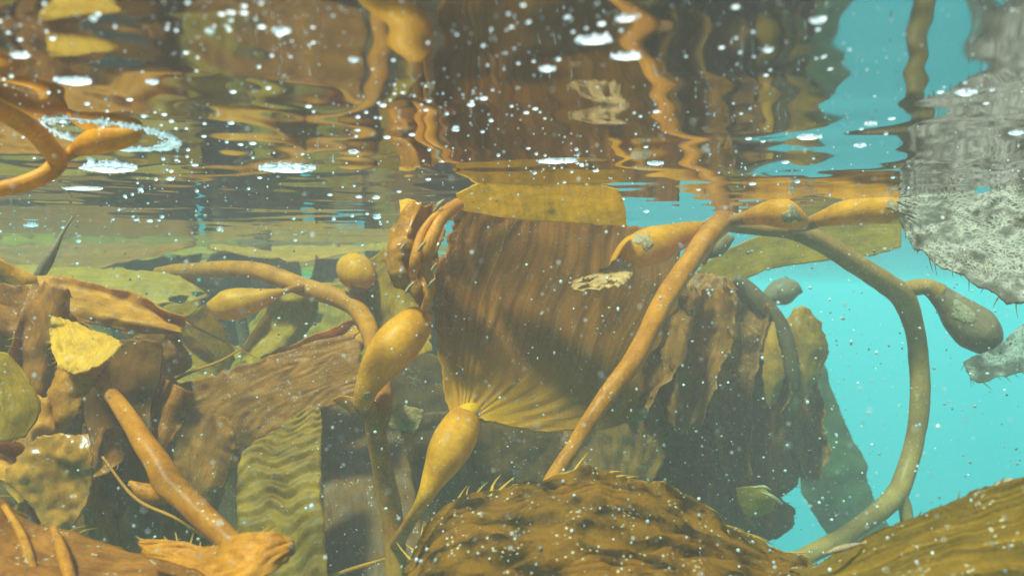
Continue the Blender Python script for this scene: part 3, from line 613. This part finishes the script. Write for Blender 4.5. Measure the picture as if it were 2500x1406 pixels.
single([[(-60,645,.78),(-60,700,.76),(-60,770,.74)],[(100,648,.77),(100,690,.75),(100,745,.73)],[(250,650,.77),(250,695,.75),(250,752,.73)],[(380,661,.76),(380,695,.75),(380,745,.73)],[(470,680,.75),(470,705,.74),(470,738,.73)],[(525,706,.74),(525,712,.74),(522,718,.74)]], M['olive'], 'long yellow-green blade lying level under the surface at left', n=(90,40), ruffle=.003, seed=78, ragged=.05, holes=[(.86,.75,.05,.1),(.72,.9,.06,.12)])
single([[(290,770,.72),(300,785,.72),(310,805,.72)],[(360,752,.71),(365,775,.71),(370,802,.71)],[(430,738,.7),(430,760,.7),(440,784,.7)],[(490,726,.7),(490,735,.7),(488,748,.7)]], M['olive'], 'narrow torn green strip left of the teardrop bladder', n=(36,20), ruffle=.002, seed=79, ragged=.1)
single([[(690,690,.88),(770,690,.87),(860,690,.86)],[(630,760,.88),(770,760,.86),(900,760,.85)],[(560,850,.88),(730,850,.86),(905,850,.84)],[(500,960,.88),(700,960,.86),(880,930,.85)]], M['olive'], 'broad dull olive blade behind the forked round bladder', n=(50,44), ruffle=.004, seed=80, ragged=.04, holes=[(.42,.5,.07,.085)])
te = [(365,955,1125),(500,918,1165),(570,893,1145),(680,860,1075),(770,832,1012),(885,806,965)]
single([[(x,a,.60),(x,(a+b)/2,.59),(x,b,.585)] for x,a,b in te], M['brown'], 'long brown blade slanting up behind the hanging yellow bladder', edge=.001, n=(80,44), ruffle=.0016, rscale=60, seed=81, ragged=.03, waves=(.0008,9,1.25,3.5), spines=dict(sides='l',gap=.009,length=.003), smat=M['spine'])
single([[(735,1000,.55),(780,990,.55)],[(680,1045,.54),(735,1045,.54),(788,1040,.54)],[(592,1105,.525),(690,1105,.525),(785,1100,.525)],[(575,1200,.51),(680,1200,.51),(785,1200,.51)],[(580,1300,.495),(690,1300,.495),(795,1300,.495)],[(590,1460,.475),(700,1460,.475),(805,1460,.475)]], M['corrugated'], 'corrugated yellow-green blade standing at bottom left of centre', n=(150,30), ruffle=.001, seed=82, ragged=.015, waves=(.0016,13,.10,1.1))
single([[(770,975,.66),(850,985,.66),(935,975,.66)],[(778,1060,.645),(880,1060,.645),(985,1060,.645)],[(785,1200,.60),(900,1200,.60),(1015,1200,.60)],[(800,1460,.53),(920,1460,.53),(1060,1460,.53)]], M['dark'], 'plain dull brown blade behind the dropping stipe', n=(50,36), ruffle=.003, seed=83, ragged=.02)
single([[(400,1040,.78),(500,1040,.76),(640,1040,.76)],[(390,1200,.78),(500,1200,.76),(640,1200,.76)],[(380,1460,.78),(500,1460,.76),(660,1460,.76)]], M['dark'], 'dark greenish blade in shade behind the forked stipe', n=(36,30), ruffle=.005, seed=84, ragged=.03)
single([[(808,975,.49),(830,965,.485),(850,968,.485)],[(830,990,.49),(865,985,.48),(890,980,.485)],[(850,1005,.49),(880,1010,.485),(905,1020,.485)]], M['amber'], 'small orange wedge-shaped blade left of the stipe node', n=(20,20), ruffle=.002, seed=85, ragged=.04)
o = blade('kelp_scrap', [[(948,985,.55),(990,988,.545),(1036,1000,.55)],[(946,1015,.55),(990,1020,.54),(1030,1030,.55)],[(950,1045,.55),(980,1052,.545),(1012,1062,.55)]], M['scrap'], None, n=(30,30), ruffle=.004, rscale=150, seed=86, ragged=.05, ragend=.05)
tag(o, 'square tan scrap of blade right of the stipe node', 'kelp scrap')
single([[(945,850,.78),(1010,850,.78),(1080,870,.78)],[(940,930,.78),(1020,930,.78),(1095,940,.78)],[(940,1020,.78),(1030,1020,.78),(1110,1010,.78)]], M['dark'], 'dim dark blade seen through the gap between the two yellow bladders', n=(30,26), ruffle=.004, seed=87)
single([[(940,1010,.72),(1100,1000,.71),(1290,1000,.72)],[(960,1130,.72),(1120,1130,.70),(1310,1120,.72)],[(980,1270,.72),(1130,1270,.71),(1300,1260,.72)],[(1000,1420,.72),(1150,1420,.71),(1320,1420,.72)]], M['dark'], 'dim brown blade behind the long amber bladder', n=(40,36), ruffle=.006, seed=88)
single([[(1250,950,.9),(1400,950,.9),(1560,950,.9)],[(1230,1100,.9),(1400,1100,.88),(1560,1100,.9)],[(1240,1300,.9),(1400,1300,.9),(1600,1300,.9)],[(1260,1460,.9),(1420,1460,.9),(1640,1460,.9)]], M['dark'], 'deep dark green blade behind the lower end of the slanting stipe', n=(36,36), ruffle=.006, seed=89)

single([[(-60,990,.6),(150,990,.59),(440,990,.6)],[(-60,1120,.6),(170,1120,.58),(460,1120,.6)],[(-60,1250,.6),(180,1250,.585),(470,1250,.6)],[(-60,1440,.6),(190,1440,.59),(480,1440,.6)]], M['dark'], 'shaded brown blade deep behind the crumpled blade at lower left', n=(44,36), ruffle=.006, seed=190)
single([[(420,880,.92),(560,870,.9),(700,880,.92)],[(400,1050,.92),(560,1050,.9),(700,1050,.92)],[(400,1300,.92),(560,1300,.9),(720,1300,.92)],[(420,1500,.92),(560,1500,.9),(740,1500,.92)]], M['brown'], 'faint brown blade behind the dark greenish one at lower left', n=(44,30), ruffle=.006, seed=191)
single([[(1330,800,.74),(1450,800,.73),(1640,800,.74)],[(1320,920,.74),(1470,920,.725),(1660,920,.74)],[(1310,1040,.74),(1470,1040,.725),(1650,1040,.74)],[(1330,1140,.74),(1470,1150,.73),(1620,1130,.74)],[(1370,1230,.74),(1470,1250,.74),(1580,1220,.74)]], M['brown'], 'brown speckled blade continuing the fan blade down behind the slanting stipe', n=(50,44), ruffle=.004, seed=192, ragged=.05, ragend=.05, waves=(.002,3,1.2,1.5))
single([[(1120,960,.66),(1220,950,.65),(1340,960,.66)],[(1110,1060,.66),(1220,1060,.64),(1380,1060,.66)],[(1130,1160,.66),(1230,1170,.65),(1360,1150,.66)],[(1170,1250,.66),(1230,1260,.66),(1320,1240,.66)]], M['dark'], 'shaded brown blade between the amber bladder and the slanting stipe', n=(40,40), ruffle=.004, seed=193, ragged=.05)
# long limp ribbons crowding the left-hand tangle
RIBL = [((-70,705),(200,735),(450,800),.54,95,'amber','running level above the bright triangular flap'),((-70,730),(120,800),(320,1010),.51,130,'brown','slanting down behind the bright triangular flap'),((130,690),(80,880),(40,1120),.475,110,'brown','hanging beside the green-gold blade at the left edge'),
 ((330,770),(420,850),(560,960),.64,120,'olive','drooping under the teardrop bladder'),((430,930),(360,1060),(250,1230),.49,110,'brown','behind the upper half of the forked stipe'),((90,960),(60,1120),(60,1340),.45,120,'amber','behind the crumpled glossy blade'),
 ((250,1040),(240,1180),(300,1400),.47,110,'brown','left of the fork of the stipe'),((520,1010),(480,1180),(420,1420),.55,130,'brown','under the forked stipe left of the ribbed blade'),((740,690),(700,780),(600,900),.69,110,'olive','between the round and the teardrop bladders'),
 ((900,800),(800,850),(640,900),.62,80,'amber','along the top of the slanting brown blade'),((-70,1090),(30,1130),(160,1270),.43,80,'amber','at the left edge above the hooked front blade'),((360,800),(420,900),(400,1040),.58,90,'brown','beside the dark blade near the forked stipe')]
for k, (p0, p1, p2, Y, w, mt, where) in enumerate(RIBL):
    net = []; P3 = np.array([p0, p1, p2], dtype=float)
    for s in range(7):
        t = s/6; cc = (cr_weights(3, [t]) @ P3)[0]; d = (cr_weights(3, [min(1, t+.03)]) @ P3)[0] - (cr_weights(3, [max(0, t-.03)]) @ P3)[0]
        d /= np.linalg.norm(d); nn = np.array([-d[1], d[0]]); ww = w*(.5+.6*math.sin(math.pi*min(1, .2+t*.75)))
        if nn[1] < 0: nn = -nn
        tw = .012*math.sin(5*t+k)
        net.append([(cc[0]-nn[0]*ww*u, cc[1]-nn[1]*ww*u, Y + .03*u + tw*u*2 + (.005 if q % 2 else -.004)) for q, u in enumerate((.5, .2, -.2, -.5))])
    single(net, M[mt], 'long limp %s ribbon %s' % (mt, where), n=(76,28), ruffle=.0042, rscale=32, edge=.005, seed=500+k, ragged=.025, ragend=.03, flat=0, cap=False, wrinkle=(.0007, 90), spines=dict(sides='lr', gap=.008, length=.003), smat=M['spine'])
# long ruffled ribbons binding the dark tangle right of centre
RIB = [((1600,690),(1560,1010),.73,150,'rough','nearest the slanting stipe'),((1700,690),(1690,1060),.72,150,'brown','down the middle of the speckled blade'),((1790,740),(1800,1180),.765,140,'rough','beside the dark midrib'),((1880,860),(1830,1290),.77,160,'dark','at the foot of the tangle'),((1960,830),(1950,1180),.81,120,'rough','along the right edge of the tangle'),((1650,980),(1640,1320),.76,170,'dark','behind the top of the front blade')]
for k, (p, q, Y, w, mt, where) in enumerate(RIB):
    net = []
    for s in range(6):
        t = s/5; ww = w*(.45+.65*math.sin(math.pi*min(1, .2+t*.75))); cx = p[0]+(q[0]-p[0])*t + 26*math.sin(4*t+k); yy = p[1]+(q[1]-p[1])*t
        net.append([(cx-ww/2, yy-12, Y+.02), (cx-ww*.2, yy, Y-.006), (cx+ww*.2, yy+6, Y+.012), (cx+ww/2, yy-4, Y-.02)])
    single(net, M[mt], 'long ruffled %s blade %s' % ({'rough': 'speckled brown', 'dark': 'dark brown'}.get(mt, mt), where), n=(60,30), ruffle=.005, rscale=30, edge=.006, seed=450+k, ragged=.04, ragend=.05, flat=0, cap=False, wrinkle=(.0012, 70), spines=dict(sides='lr', gap=.01, length=.004), smat=M['spine'])
# thin sticks and threads
o = tube('kelp_sprout', [(82,692,.6,20),(108,652,.6,28),(130,612,.6,20),(152,570,.605,9),(180,528,.61,4)], M['bladder_dull'], None, seed=90); tag(o, 'thin purple-brown sprout poking up at the left near the surface', 'kelp sprout')
o = tube('kelp_stipe', [(585,765,.82,30),(592,800,.82,28),(604,850,.82,32),(625,900,.82,34)], M['stipe_dark'], None, seed=91); tag(o, 'short dark stipe hanging below the teardrop bladder', 'kelp stipe')
o = tube('kelp_thread', [(290,735,.68,6),(350,748,.67,12),(430,778,.66,9),(510,815,.66,5),(640,880,.66,3)], M['amber'], None, sides=8, seed=92); tag(o, 'thin pale thread crossing the yellow-green blades at left', 'kelp thread')
o = tube('kelp_thread', [(800,1408,.5,8),(870,1385,.5,10),(960,1358,.5,6)], M['amber'], None, sides=8, seed=93); tag(o, 'thin amber strand at the bottom edge left of the front blade', 'kelp thread')
o = tube('kelp_thread', [(250,1115,.44,6),(330,1215,.43,8),(430,1265,.42,7),(520,1325,.41,6)], M['amber'], None, sides=8, seed=94); tag(o, 'fine brown strand running beneath the forked stipe', 'kelp thread')
o = tube('kelp_thread', [(380,955,.6,6),(450,915,.6,8),(540,880,.6,6),(590,850,.6,4)], M['amber'], None, sides=8, seed=95); tag(o, 'thin orange strand above the long slanting brown blade', 'kelp thread')

# ---- frond touching the surface at upper left
fr = empty('kelp_frond', P(-60, 475, .3), 'bright orange looping kelp frond with a bladder at upper left', 'kelp')
tube('stipe', [[(-80,225,.24,50),(0,268,.262,50),(70,310,.283,50),(115,355,.30,48),(140,392,.312,46),(118,422,.312,42),(60,448,.308,40),(0,462,.305,38),(-80,480,.3,38)],
               [(138,400,.312,30),(160,382,.314,28),(190,365,.315,34)]], M['bladder'], fr, sides=20, seed=101)
bH = tube('bladder', [(186,367,.315,34),(215,352,.312,56),(255,340,.31,68),(300,332,.309,60),(332,321,.308,38),(345,313,.308,12)], M['bladder'], fr, step=.0012, sides=24, seed=102)

# ---- blades of the canopy behind, left half and centre: long blades hanging from the surface
rnd = random.Random(5)
mats = ['olive', 'brown', 'brown', 'olive', 'dark', 'brown', 'dark']
PLACES = ['left edge', 'left', 'left of centre', 'centre']
for k in range(48):
    x = -170 + 1720*((k*.618034) % 1.0); Y = .78 + .55*((k*.381) % 1.0)
    top = 703 - 117.7/Y + 4 + (rnd.random()**2)*190; hgt = rnd.uniform(520, 900)/Y; wd = rnd.uniform(170, 300)/Y
    if k % 3 == 0: top += 200
    lean = rnd.uniform(-1.0, 1.0)*wd
    net = []
    for q in range(6):
        t = q/5; ww = wd*(.3 + .85*math.sin(math.pi*min(1, t*.75+.15)))
        cx = x + lean*t + 24*math.sin(t*5+k); yy = top + hgt*t; tw = rnd.uniform(-.06, .06)
        net.append([(cx-ww/2, yy+rnd.uniform(-15,15), Y+tw), (cx, yy, Y-.03), (cx+ww/2, yy+rnd.uniform(-15,15), Y-tw)])
    o = blade('kelp_frond', net, M[mats[k % 7] if x < 1150 else 'dark'], None, n=(34,16), ruffle=.007, rscale=25, seed=200+k, ragged=.04)
    tag(o, 'hazy kelp blade in the tangle filling the background at left', 'kelp frond', 'hazy blades of the background tangle')

# blades floating level just under the surface at left, one behind another
for k in range(16):
    Y = .96 + .07*k; x = -100 + 1050*((k*.618+.2) % 1.0); ln = rnd.uniform(420, 800)/Y; y0 = 703 - 117.7/Y + 3
    th = rnd.uniform(35, 70)/Y
    net = []
    for q in range(6):
        t = q/5; ww = th*(.06 + math.sin(math.pi*(.03+.94*t))*(.8+.3*math.sin(3*t+k))); yy = y0 + 6*math.sin(t*4+k) + 10*t
        net.append([(x-ln/2+ln*t, yy+2, Y+.06), (x-ln/2+ln*t, yy+ww*.5, Y), (x-ln/2+ln*t, yy+ww, Y-.07)])
    o = blade('kelp_frond', net, M[('brown', 'amber', 'olive', 'gold')[k % 4]], None, n=(36,16), ruffle=.005, rscale=24, seed=300+k, ragged=.06, ragend=.05)
    tag(o, 'long kelp blade floating level under the surface in the far left', 'kelp frond', 'level blades floating under the surface')

# ------------------------------------------------------------------ air bubbles at the surface, drifting specks
def ball(sub=1):
    import bmesh
    bm = bmesh.new(); bmesh.ops.create_icosphere(bm, subdivisions=sub, radius=1.0)
    v = [tuple(q.co) for q in bm.verts]; f = [[q.index for q in p.verts] for p in bm.faces]; bm.free()
    return v, f
BV, BF = ball(1); BV = np.array(BV); BV2, BF2 = ball(3); BV2 = np.array(BV2)
BV1, BF1 = ball(2); BV1 = np.array(BV1); LOW = [f for f in BF1 if BV1[f].mean(axis=0)[2] < .05]

def flat_bubble(x, y, w, h, label, seed):
    """flattened pocket of air against the underside of the surface, with froth on its lower rim"""
    c, Y = on_surface(x, y); a = w*Y/F/2; hh = max(h*Y/F/2, .0005)
    root = empty('air_pocket', c, label, 'air bubble')
    v = []
    for q in BV2:
        k = 1 + .25*nz((q[0]*1.5+seed, q[1]*1.5, q[2]*1.5), 1.0)
        v.append((c[0]+q[0]*a*k, c[1]+q[1]*a*.55*k, c[2]+q[2]*hh*.9*k))
    link_mesh('pocket', v, [f for f in BF2 if BV2[f].mean(axis=0)[2] < .05], M['bubble'], root)
    rr = random.Random(seed); vs, fs = [], []
    for k in range(int(6+w/6)):
        an = rr.uniform(0, 6.28); r = rr.uniform(.25, 1)*hh*.6
        p = np.array([c[0]+math.cos(an)*a*rr.uniform(.7, 1.15), c[1]+math.sin(an)*a*.6*rr.uniform(.6, 1.1)-a*.1, c[2]-r*.6])
        b = len(vs); vs += list(BV*r + p); fs += [[i+b for i in f] for f in BF]
    s = link_mesh('froth', vs, fs, M['bubble'], root); s['kind'] = 'stuff'

POCKETS = [(1445,97,80,20,'largest bright air pocket at the surface above the tan reflection'),(1530,137,70,16,'bright air pocket just right of and below the largest one'),(1525,45,46,16,'air pocket near the top edge beside the wavering orange reflection'),
 (1335,168,34,16,'rounded air pocket left of and below the largest one'),(1360,392,96,16,'ragged white air pocket above the yellow folded blade'),(1598,399,36,12,'small air pocket right of the ragged one above the yellow fold'),
 (182,198,84,18,'air pocket above the orange loop at upper left'),(50,135,46,16,'air pocket near the left edge above the orange loop'),(267,410,126,24,'long air pocket below the looped frond bladder'),(700,410,126,26,'long frothy air pocket left of centre'),
 (688,75,40,18,'bright air pocket near the top left of centre'),(514,76,18,20,'round bright bubble at top left'),(228,45,18,16,'round bright bubble in the top left corner'),(372,200,26,14,'blocky bright bubble right of the orange loop'),
 (205,460,96,10,'thin white air streak below the long air pocket at left'),(330,633,68,7,'thin white streak painting a water glint low at the left near the horizon'),(157,615,60,7,'thin white streak beside the purple sprout'),(75,550,32,9,'short white streak at the left edge'),  # streak near the horizon: a water glint painted as a white pocket
 (862,370,24,11,'small blocky air pocket beside the vertical orange reflection'),(862,146,20,14,'bright bubble above the vertical reflection left of centre'),(2358,226,44,18,'air pocket over the turquoise gap at top right'),(1972,335,54,14,'air pocket beside the turquoise gap right of centre'),
 (2100,355,24,14,'small air pocket on the edge of the turquoise reflection'),(1996,50,34,16,'air pocket at the top of the turquoise reflection'),(2125,302,26,14,'round air pocket inside the turquoise reflection'),(2480,325,34,12,'air pocket at the right edge above the white blade'),
 (1875,122,24,12,'small air pocket left of the turquoise reflection near the top'),(1112,312,14,13,'lone bright bubble in the dark reflection at centre')]
for k, (x, y, w, h, lab) in enumerate(POCKETS): flat_bubble(x, y, w, h, lab, 300+k)

# oval rim of air round the bladder at upper left
root = empty('air_ring', P(270, 330, .31), 'oval rim of trapped air and froth round the bladder at upper left', 'air bubble')
rr = random.Random(8); rim, fro = [], []
for k in range(49):
    t = 2*math.pi*k/48; r = 1 + .05*math.sin(3*t+1)
    rim.append((.0205*math.cos(t)*r - .158, .318+.031*math.sin(t)*r))
vs, fs = [], []
for k in range(48):                                   # thick uneven far rim, broken near rim
    t = 2*math.pi*k/48; tr = (.0010 + .0011*nz((math.cos(t)*3, math.sin(t)*3, 3), 1.0)) * (1.5 if math.sin(t) > -.1 else .45)
    tr = max(tr, .00015); zz = float(wave_z(np.array([rim[k][0]]), np.array([rim[k][1]]))[0])
    for g in range(8):
        a = 2*math.pi*g/8
        vs.append(((rim[k][0] + math.cos(t)*math.cos(a)*tr*1.5), (rim[k][1] + math.sin(t)*math.cos(a)*tr*2.2), zz + math.sin(a)*tr*.6))
for k in range(48):
    for g in range(8):
        k2, g2 = (k+1) % 48, (g+1) % 8; fs.append([k*8+g, k2*8+g, k2*8+g2, k*8+g2])
link_mesh('rim', vs, fs, M['bubble'], root)
vs, fs = [], []
for k in range(260):
    t = rr.uniform(0, 6.28); s = rr.uniform(.80, 1.12); r = rr.uniform(.0002, .0010)
    if math.cos(t) < .3 and math.sin(t) < .2 and rr.random() < .5: continue
    x, y = .0205*math.cos(t)*s - .158, .318+.031*math.sin(t)*s
    p = np.array([x, y, float(wave_z(np.array([x]), np.array([y]))[0]) - r*.2]); b = len(vs); vs += list(BV*r+p); fs += [[i+b for i in f] for f in BF]
s = link_mesh('froth', vs, fs, M['bubble'], root); s['kind'] = 'stuff'

# single small bubbles: one mesh shared by all
bme = bpy.data.meshes.new('air_bubble'); bme.from_pydata(BV1.tolist(), [], LOW); bme.materials.append(M['bubble'])
bme.polygons.foreach_set('use_smooth', np.ones(len(LOW), dtype=bool))
rr = random.Random(21)
cl = [(rr.uniform(0, 2500), rr.uniform(20, 560)) for _ in range(40)]
pts = []
for k in range(1000):
    if rr.random() < .5: x, y = rr.uniform(-20, 2520), rr.uniform(0, 600)
    else:
        c = rr.choice(cl); x, y = rr.gauss(c[0], 60), rr.gauss(c[1], 22)
    if not 0 <= y <= 615: continue
    if x > 1900 and rr.random() < .55: continue
    w = 4.0 + 8*rr.random()**3
    pts.append((w, x, y))
pts.sort(reverse=True)
for w, x, y in pts[:300]:
    p, Y = on_surface(x, y); r = w*Y/F/2
    o = bpy.data.objects.new('air_bubble', bme); COL.objects.link(o); o.location = p + Vector((0, 0, r*.25))
    st = rr.choice((1, 1, 1.3, 1.9)); o.scale = (r*st, r*st, r)
    tag(o, 'tiny bright air bubble clinging to the underside of the water surface', 'air bubble', 'tiny bubbles under the surface')
vs, fs = [], []
for w, x, y in pts[300:]:
    p, Y = on_surface(x, y); r = w*Y/F/2; b = len(vs); vs += list(BV*r + np.array(p)); fs += [[i+b for i in f] for f in BF]
o = link_mesh('air_bubbles', vs, fs, M['bubble']); tag(o, 'scatter of the finest air bubbles under the water surface', 'air bubbles', kind='stuff')

# specks drifting in the water
vs, fs = [], []
OV = np.array([(1,0,0),(-1,0,0),(0,1,0),(0,-1,0),(0,0,1),(0,0,-1)], dtype=float); OF = [(0,2,4),(2,1,4),(1,3,4),(3,0,4),(2,0,5),(1,2,5),(3,1,5),(0,3,5)]
for k in range(11000):
    Y = rr.uniform(.14, .75); x, y = rr.uniform(-30, 2530), rr.uniform(0, 1406)
    p = P(x, y, Y)
    if p.z > -.004: continue
    w = 1.5 + 6.5*rr.random()**5
    if k % 60 == 0: w *= 1.7
    r = w*Y/F/2; b = len(vs)
    sc = np.array([rr.uniform(.7, 1.4), rr.uniform(.7, 1.3), rr.uniform(.7, 1.4)])
    if w > 5: vs += list(BV*sc*r + np.array(p)); fs += [[i+b for i in f] for f in BF]
    else: vs += list(OV*sc*r + np.array(p)); fs += [[i+b for i in f] for f in OF]
o = link_mesh('drifting_specks', vs, fs, M['speck']); tag(o, 'fine pale specks drifting through the water', 'specks', kind='stuff')

# white dots sitting on the front blades
for host, cnt, sd in ((b1, 190, 5), (b2, 80, 6)):
    me = host.data; rr = random.Random(sd); vs, fs = [], []; off = np.array(world_loc(host))
    npol = len(me.polygons)//2
    for k in range(cnt):
        p = me.polygons[rr.randrange(npol)]; c = np.array(p.center) + off; nn = np.array(p.normal)
        if np.dot(nn, c - np.array([0, 0, -H])) > 0: nn = -nn
        r = (3 + 8*rr.random()**3)*c[1]/F/2; b = len(vs); vs += list(BV*np.array([1, 1, rr.uniform(1, 1.6)])*r + c + nn*(r*.6+.0006)); fs += [[i+b for i in f] for f in BF]
    s = link_mesh('clinging_specks', vs, fs, M['speck'], host); s['kind'] = 'stuff'
